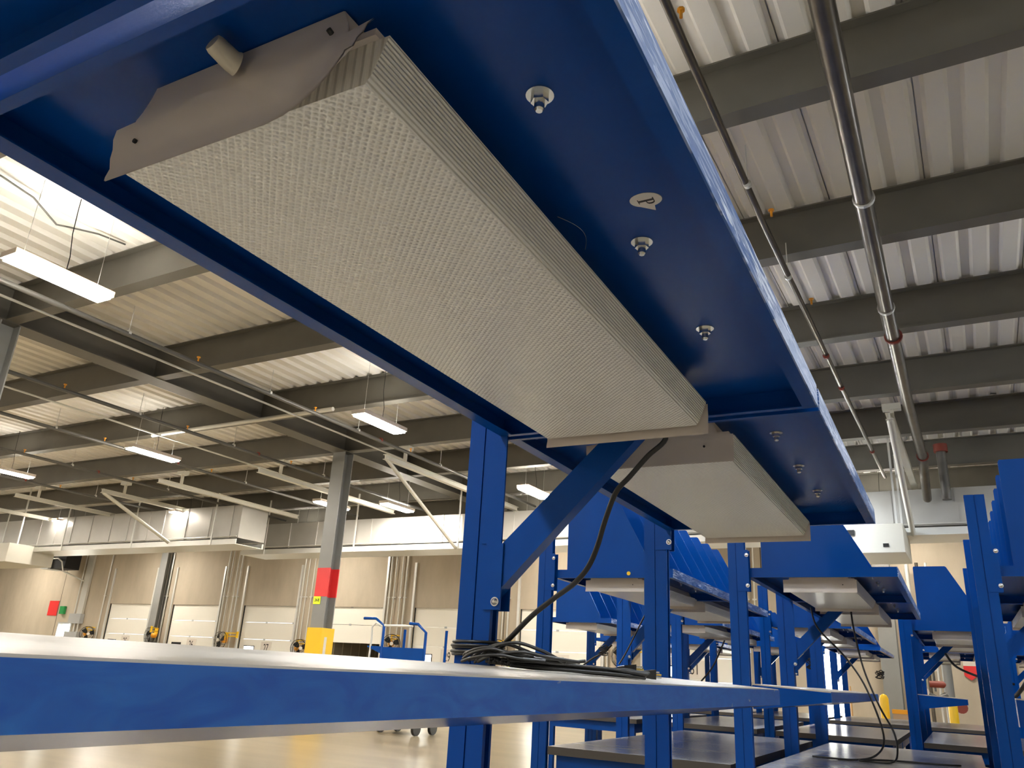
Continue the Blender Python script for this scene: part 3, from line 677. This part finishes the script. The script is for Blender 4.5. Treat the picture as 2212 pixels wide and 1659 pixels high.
# shelf lights under the trays
def make_light(bent):
    r = empty('shelf_light'); L = 1.19
    nm('white').box(.277, .515, .005, L - .005, 1.782, 1.824).box(.225, .560, .005, L - .005, 1.776, 1.784).build('housing', parent=r)
    # lens: shallow trapezoid trough
    m_ = nm('lens')
    m_.prism([(.190, 1.776), (.186, 1.735), (.192, 1.7255), (.549, 1.7255), (.556, 1.735), (.572, 1.776)], .012, L - .012, 1)
    m_.build('lens', parent=r)
    def cap(y, name, bend, hole):
        # sheet built as a grid so it can bow
        m2 = nm('white'); out = [(.184, 1.712), (.184, 1.776), (.190, 1.779), (.214, 1.7795), (.2165, 1.781), (.2345, 1.8235), (.2365, 1.825), (.5125, 1.825), (.5145, 1.8235), (.5335, 1.781), (.536, 1.7795), (.564, 1.779), (.570, 1.776), (.571, 1.712), (.568, 1.707), (.188, 1.707)]
        def yy(x, z):
            if not bend: return y
            t = max(0, (x - .43) / .14); w = max(0, (1.80 - z) / .09)
            u = max(0.0, (z - 1.735)) * -.12
            return y - .044 * (t ** 1.7) * min(1, w) + .0 - .006 * math.sin(max(0, min(1, (1.80 - z) / .08)) * math.pi) + u * 0
        # horizontal slices
        zs = [1.707, 1.712, 1.725, 1.7375, 1.75, 1.7625, 1.776, 1.781, 1.7925, 1.81, 1.8235]
        def span(z):
            if z <= 1.7765: return (.184, .571)
            if z < 1.785: return (.2165, .5335)
            q = (z - 1.781) / .0425; return (.2165 + .018 * q, .5335 - .019 * q)
        cols = 14; rowsv = []
        for z in zs:
            if z == 1.776: rowsv.append((1.7765, (.184, .571))); rowsv.append((1.7785, (.2165, .5335))); continue
            rowsv.append((z, span(z)))
        for side in (0, 1):
            vs = []
            for z, (x0, x1) in rowsv:
                for c in range(cols + 1):
                    x = x0 + (x1 - x0) * c / cols; lip = -.004 if z <= 1.712 else (0.002 if z == 1.75 else 0)
                    vs.append((x, yy(x, z) + side * .0012 + lip, z))
            fs = []
            for i in range(len(rowsv) - 1):
                for c in range(cols):
                    q = (i * (cols + 1) + c, i * (cols + 1) + c + 1, (i + 1) * (cols + 1) + c + 1, (i + 1) * (cols + 1) + c)
                    fs.append(q if side == 0 else q[::-1])
            m2.add(vs, fs, True)
        c_ = m2.build(name, parent=r)
        return c_
    cap(.004, 'end_cap', bent, False); cap(L + .002, 'end_cap', False, True)
    if bent:
        nm('knob').tube([(.378, -.004, 1.800), (.376, -.010, 1.800), (.372, -.030, 1.806), (.3715, -.034, 1.807)], [.0135, .0125, .0115, .010], 20).tube([(.3714, -.0341, 1.807), (.3714, -.0343, 1.807)], .002, 8).build('bushing', parent=r)
        nm('dark').tube([(.226, .0, 1.7485), (.226, -.003, 1.7485)], .0028, 8).tube([(.534, -.026, 1.760), (.534, -.031, 1.761)], .0028, 8).build('dimple', parent=r)
    else:
        nm('dark').tube([(.50, .0, 1.7485), (.50, -.002, 1.7485)], .003, 8).build('dimple', parent=r)
    return r
l1 = make_light(True); l1.location = (RX0, .459, 0)
tag(l1, 'large white shelf light with a bowed end cap filling the foreground', 'light')
l2 = make_light(False); l2.location = (RX0, 1.885, 0)
tag(l2, 'white shelf light under the second foreground tray', 'light', 'shelf lights under the trays')
l0 = None
names_row = {4.70: 'first row', 8.75: 'second row', 13.2: 'farthest row'}
for gx, y in RACKS:
    i = [g for g in RACKS if g[1] == y].index((gx, y))
    for bnum in (0, 1):
        dup(l2, (gx, y + .10 + bnum * PITCHY, 0), 'white shelf light under the %s tray of the %s rack from the left, %s' % (('near', 'far')[bnum], ('leftmost', 'second', 'third', 'fourth', 'fifth', 'sixth')[i], names_row[y]))

# P sticker on the underside of the first tray
tr = [c for c in bpy.data.objects if c.parent == near and c.name.startswith('shelf_tray')][1]
sx, sy = .682, .555          # rack coordinates
def ov(t):
    return (sx + .0205 * math.cos(t), sy + .021 * math.sin(t))
pts = [ov(t * math.pi / 14) for t in range(-8, 15)]
poly = [(sx + .0215 * math.cos(t), sy + .0195 * math.sin(t)) for t in [k * math.pi / 12 for k in range(24)]]
poly = []
for k in range(28):
    t = 2 * math.pi * k / 28; rad = 1.0
    x, y = .0225 * math.cos(t), .0175 * math.sin(t)
    poly.append((x, y))
# tail pulled out toward the far right side
poly2 = []
for x, y in poly:
    an = math.degrees(math.atan2(y, x)) % 360
    if 70 < an < 120: continue
    poly2.append((x, y))
    if len(poly2) and 55 < an <= 70: poly2.append((.009, .0285))
ang = math.radians(8)
rotp = [(sx + x * math.cos(ang) - y * math.sin(ang), sy + x * math.sin(ang) + y * math.cos(ang)) for x, y in poly2]
st = nm('paper').prism(rotp, 1.8252, 1.8258, 2).build('sticker', parent=tr); st['label'] = 'cream sticker printed with a black letter P'
def P_letter():
    m_ = nm('ink'); z0, z1 = 1.8246, 1.8251
    def R_(pl): 
        m_.prism([(sx - .0115 + q * 1.0, sy + .0015 + p) for p, q in pl], z0, z1, 2)
    # p: across (+y), q: along the stem (+x)
    R_([(-.0026, .001), (.0012, .001), (.0012, .022), (-.0026, .022)])
    R_([(-.0055, 0), (.0045, 0), (.0045, .0011), (-.0055, .0011)]); R_([(-.0055, .0215), (.002, .0215), (.002, .0227), (-.0055, .0227)])
    outer = [(.001, .0227), (.006, .0222), (.0085, .0195), (.009, .0165), (.0082, .0132), (.0055, .0112), (.001, .0108)]
    inner = [(.001, .0120), (.0046, .0124), (.0058, .0142), (.0062, .0165), (.0058, .0190), (.0042, .0212), (.001, .0215)]
    for i in range(6): R_([outer[i], outer[i + 1], inner[5 - i], inner[6 - i]])
    o = m_.build('letter', parent=tr); return o
P_letter()
o = nm('steel').tube([(.552 + .018 * math.sin(t * .26), .545 + .0 + t * .0085, 1.8245) for t in range(13)], .0004, 5).build('loose_wire', parent=tr)
o['label'] = 'thin pale curved scratch wire'
o = nm('yellow').tube([(.505, 0, 0), (.505, -.003, 0)], .012, 14).tube([(.505, -.003, 0), (.505, -.0035, 0)], .004, 8).build('sticker', parent=None, loc=(-2.217, 4.7115, 1.806)); tag(o, 'round yellow dot sticker on the end of the left first row tray', 'sticker')

# ------------------------------------------------------------------ cords
def flat_cord(pts, w=.0058, name='power_cord', parent=None):
    # smooth the polyline with catmull-rom
    P = [Vector(p) for p in pts]; out = []
    for i in range(len(P) - 1):
        p0, p1, p2, p3 = P[max(i - 1, 0)], P[i], P[i + 1], P[min(i + 2, len(P) - 1)]
        for s in range(6):
            t = s / 6
            out.append(.5 * ((2 * p1) + (-p0 + p2) * t + (2 * p0 - 5 * p1 + 4 * p2 - p3) * t * t + (-p0 + 3 * p1 - 3 * p2 + p3) * t ** 3))
    out.append(P[-1]); return out
def shz(x): # height of the board at world x
    return 1.212 - (x - RX0 - .006) * .0185 / .4
def plug(parent, p, d):
    d = Vector(d).normalized(); s = Vector((-d.y, d.x, 0)); p = Vector(p)
    q = nm('black')
    def T_(a, b, c): return tuple(p + d * a + s * b + Vector((0, 0, c)))
    q.tube([T_(-.03, 0, 0), T_(-.012, 0, 0)], [.005, .009], 10)
    vs = [T_(a, b, c) for a in (-.012, .02) for b, c in (((-.010, -.008), (.010, -.008), (.010, .008), (-.010, .008)) if a < 0 else ((-.017, -.012), (.017, -.012), (.017, .012), (-.017, .012)))]
    q.add(vs, [(0, 1, 2, 3), (7, 6, 5, 4), (0, 4, 5, 1), (1, 5, 6, 2), (2, 6, 7, 3), (3, 7, 4, 0)])
    q.build('plug', parent=parent)
    g_ = nm('brass')
    g_.tube([T_(.02, 0, .0), T_(.040, 0, .0)], .0024, 8)
    g_.use('steel')
    for sgn in (-1, 1): g_.tube([T_(.02, sgn * .0075, .006 * sgn), T_(.038, sgn * .0075, .006 * sgn)], .0022, 4, flat=.4)
    g_.build('prong', parent=parent)
c1 = empty('power_cord', (0, 0, 0))
A_ = [(-.527, 1.66, 1.755), (-.530, 1.70, 1.72), (-.572, 1.70, 1.683), (-.616, 1.70, 1.637), (-.65, 1.70, 1.601), (-.677, 1.70, 1.532), (-.693, 1.70, 1.48), (-.715, 1.70, 1.433), (-.748, 1.70, 1.397), (-.794, 1.70, 1.366), (-.851, 1.70, 1.325), (-.896, 1.70, 1.283), (-.931, 1.71, 1.255), (-.950, 1.715, 1.232)]
nm('black').tube(flat_cord(A_), .0032, 10, flat=1.9).build('cord', parent=c1)
tag(c1, 'flat black cord drooping from the first light to the foreground upright', 'cord')
c2 = empty('power_cord')
A2 = [(-.60, 1.90, 1.80), (-.66, 1.83, 1.77), (-.70, 1.80, 1.74), (-.768, 1.79, 1.697), (-.805, 1.79, 1.655), (-.835, 1.79, 1.62), (-.86, 1.80, 1.56), (-.90, 1.80, 1.50)]
nm('black').tube(flat_cord(A2), .003, 10, flat=1.7).build('cord', parent=c2)
tag(c2, 'flat black cord passing behind the foreground brace', 'cord')
# wound bundle round the upright, lying on the board, two plugs
cb = empty('power_cord')
def loop_pts(n, x0, x1, y0, y1, z, ph):
    return [((x0 + x1) / 2 + (x1 - x0) / 2 * math.cos(ph + 2 * math.pi * t / n), (y0 + y1) / 2 + (y1 - y0) / 2 * math.sin(ph + 2 * math.pi * t / n), z) for t in range(n + 1)]
mb = nm('black')
for k in range(5):
    z = 1.236 + .007 * k + random.uniform(-.002, .002)
    mb.tube(flat_cord(loop_pts(14, -1.096 - .003 * (k % 2), -.972 + .003 * (k % 2), 1.728 - .003 * (k % 2), 1.806, z, .2 * k)), .0038, 8, flat=.8)
# arching loops in front of the upright
for k in range(9):
    h = random.uniform(.020, .055); x0 = -1.02 + .012 * k; y = 1.695 - .006 * (k % 4)
    w_ = random.uniform(.16, .22)
    P = [(x0 - .05, y + .02, shz(x0) + .006 + .003 * (k % 3)), (x0, y, shz(x0) + h * .7), (x0 + w_ * .35, y - .01, shz(x0) + h), (x0 + w_ * .7, y - .01, shz(x0) + h * .72), (x0 + w_, y - .005, shz(x0) + .014 + .004 * (k % 3))]
    P = [(max(-1.03, a), b, c) for a, b, c in P]
    mb.tube(flat_cord(P), .0038, 8, flat=.9)
# long hank of parallel strands on the board
for k in range(14):
    r_, q_ = k % 7, k // 7
    x0 = -.94 + .009 * r_; z = .0055 + .0075 * q_ + .002 * (r_ % 2)
    jx = [random.uniform(-.004, .004) for _ in range(6)]; jz = [random.uniform(0, .006) for _ in range(6)]
    P = [(x0 - .0 + jx[0], 1.67, 0), (x0 + .05 + jx[1], 1.72, 0), (x0 + .10 + jx[2], 1.80, 0), (x0 + .145 + jx[3], 1.90, 0), (x0 + .18 + jx[4], 2.0, 0), (x0 + .19 + jx[5], 2.045 + .02 * (r_ % 3), 0)]
    P = [(a, b, shz(a) + z + jz[i]) for i, (a, b, c) in enumerate(P)]
    mb.tube(flat_cord(P), .0042, 8, flat=.9)
for k in range(3): mb.tube(flat_cord([(-.79, 2.04, shz(-.8) + .01), (-.76, 2.075, shz(-.77) + .012 + .003 * k), (-.735, 2.09, shz(-.75) + .012)]), .004, 8)
mb.build('cord', parent=cb)
plug(cb, (-.715, 2.105, shz(-.7) + .015), (.75, .62, 0)); plug(cb, (-.775, 2.135, shz(-.75) + .024), (.9, .35, 0))
tag(cb, 'wound black cord bundle with two plugs on the pale shelf board', 'cord')
# cords on the racks behind
def cord(pts, rad, label):
    o = nm('black').tube(flat_cord(pts), rad, 8).build('power_cord'); tag(o, label, 'cord', 'thin cords on the racks behind'); return o
yb = 4.70 + PITCHY - .05
cord([(-.86, yb, 1.74), (-.82, yb - .03, 1.60), (-.66, yb - .06, 1.42), (-.55, yb - .1, 1.25), (-.47, yb - .15, 1.02), (-.46, yb - .2, .90), (-.52, yb - .25, .83), (-.62, yb - .3, .807), (-.75, yb - .35, .807), (-.86, yb - .38, .81)], .006, 'thin black cord hanging from the middle first row light, its left strand')
cord([(-.60, yb, 1.74), (-.59, yb - .03, 1.60), (-.55, yb - .05, 1.35), (-.47, yb - .1, 1.12), (-.40, yb - .15, .98), (-.385, yb - .2, .87), (-.42, yb - .28, .808), (-.6, yb - .3, .807), (-.45, yb - .1, .807), (-.2, yb - .05, .807), (-.05, yb + .0, .808)], .006, 'thin black cord looping down to the bench from the middle first row light')
cord([(-2.03, yb, 1.74), (-2.1, yb - .02, 1.6), (-2.2, yb - .04, 1.4), (-2.26, yb - .05, 1.3)], .006, 'thin black cord on the left first row rack')
yb2 = 8.75 + PITCHY - .05
cord([(-3.9, yb2, 1.6), (-4.0, yb2 - .03, 1.5), (-4.15, yb2 - .04, 1.42), (-4.3, yb2 - .05, 1.3), (-4.25, yb2 - .06, 1.2)], .012, 'black cord wrapped near the brace of the leftmost second row rack')
cord([(-.1, yb2, 1.64), (.0, yb2, 1.5), (.25, yb2, 1.4), (.5, yb2, 1.36)], .012, 'black cord drooping beside the second row brace near the right')
cord([(-2.45, yb2, 1.7), (-2.6, yb2, 1.4), (-2.75, yb2, 1.22)], .01, 'thin black cord on the second rack of the second row')
cord([(.42, 6.0, 1.45), (.36, 5.95, 1.32), (.30, 5.9, 1.24), (.27, 5.9, 1.22)], .012, 'black cord on the rack at the right edge')
def knot(x, y, z, label):
    P = []
    for t in range(40):
        P.append((x + .05 * math.sin(t * .9) + .02 * math.cos(t * 2.3), y - .03 + .02 * math.cos(t * .9), z + .05 * math.cos(t * .63) - .001 * t))
    o = nm('black').tube(flat_cord(P), .006, 6).build('power_cord'); tag(o, label, 'cord', 'knotted cords on the braces')
knot(-4.0, yb2, 1.55, 'knotted black cord tied on a brace left of the second upright')
knot(-1.45, yb2, 1.50, 'knotted black cord tied on a brace below the middle rack')
knot(-1.1, 13.2 + PITCHY, 1.5, 'knotted black cord tied on a far brace')
print('objects', len(bpy.data.objects))
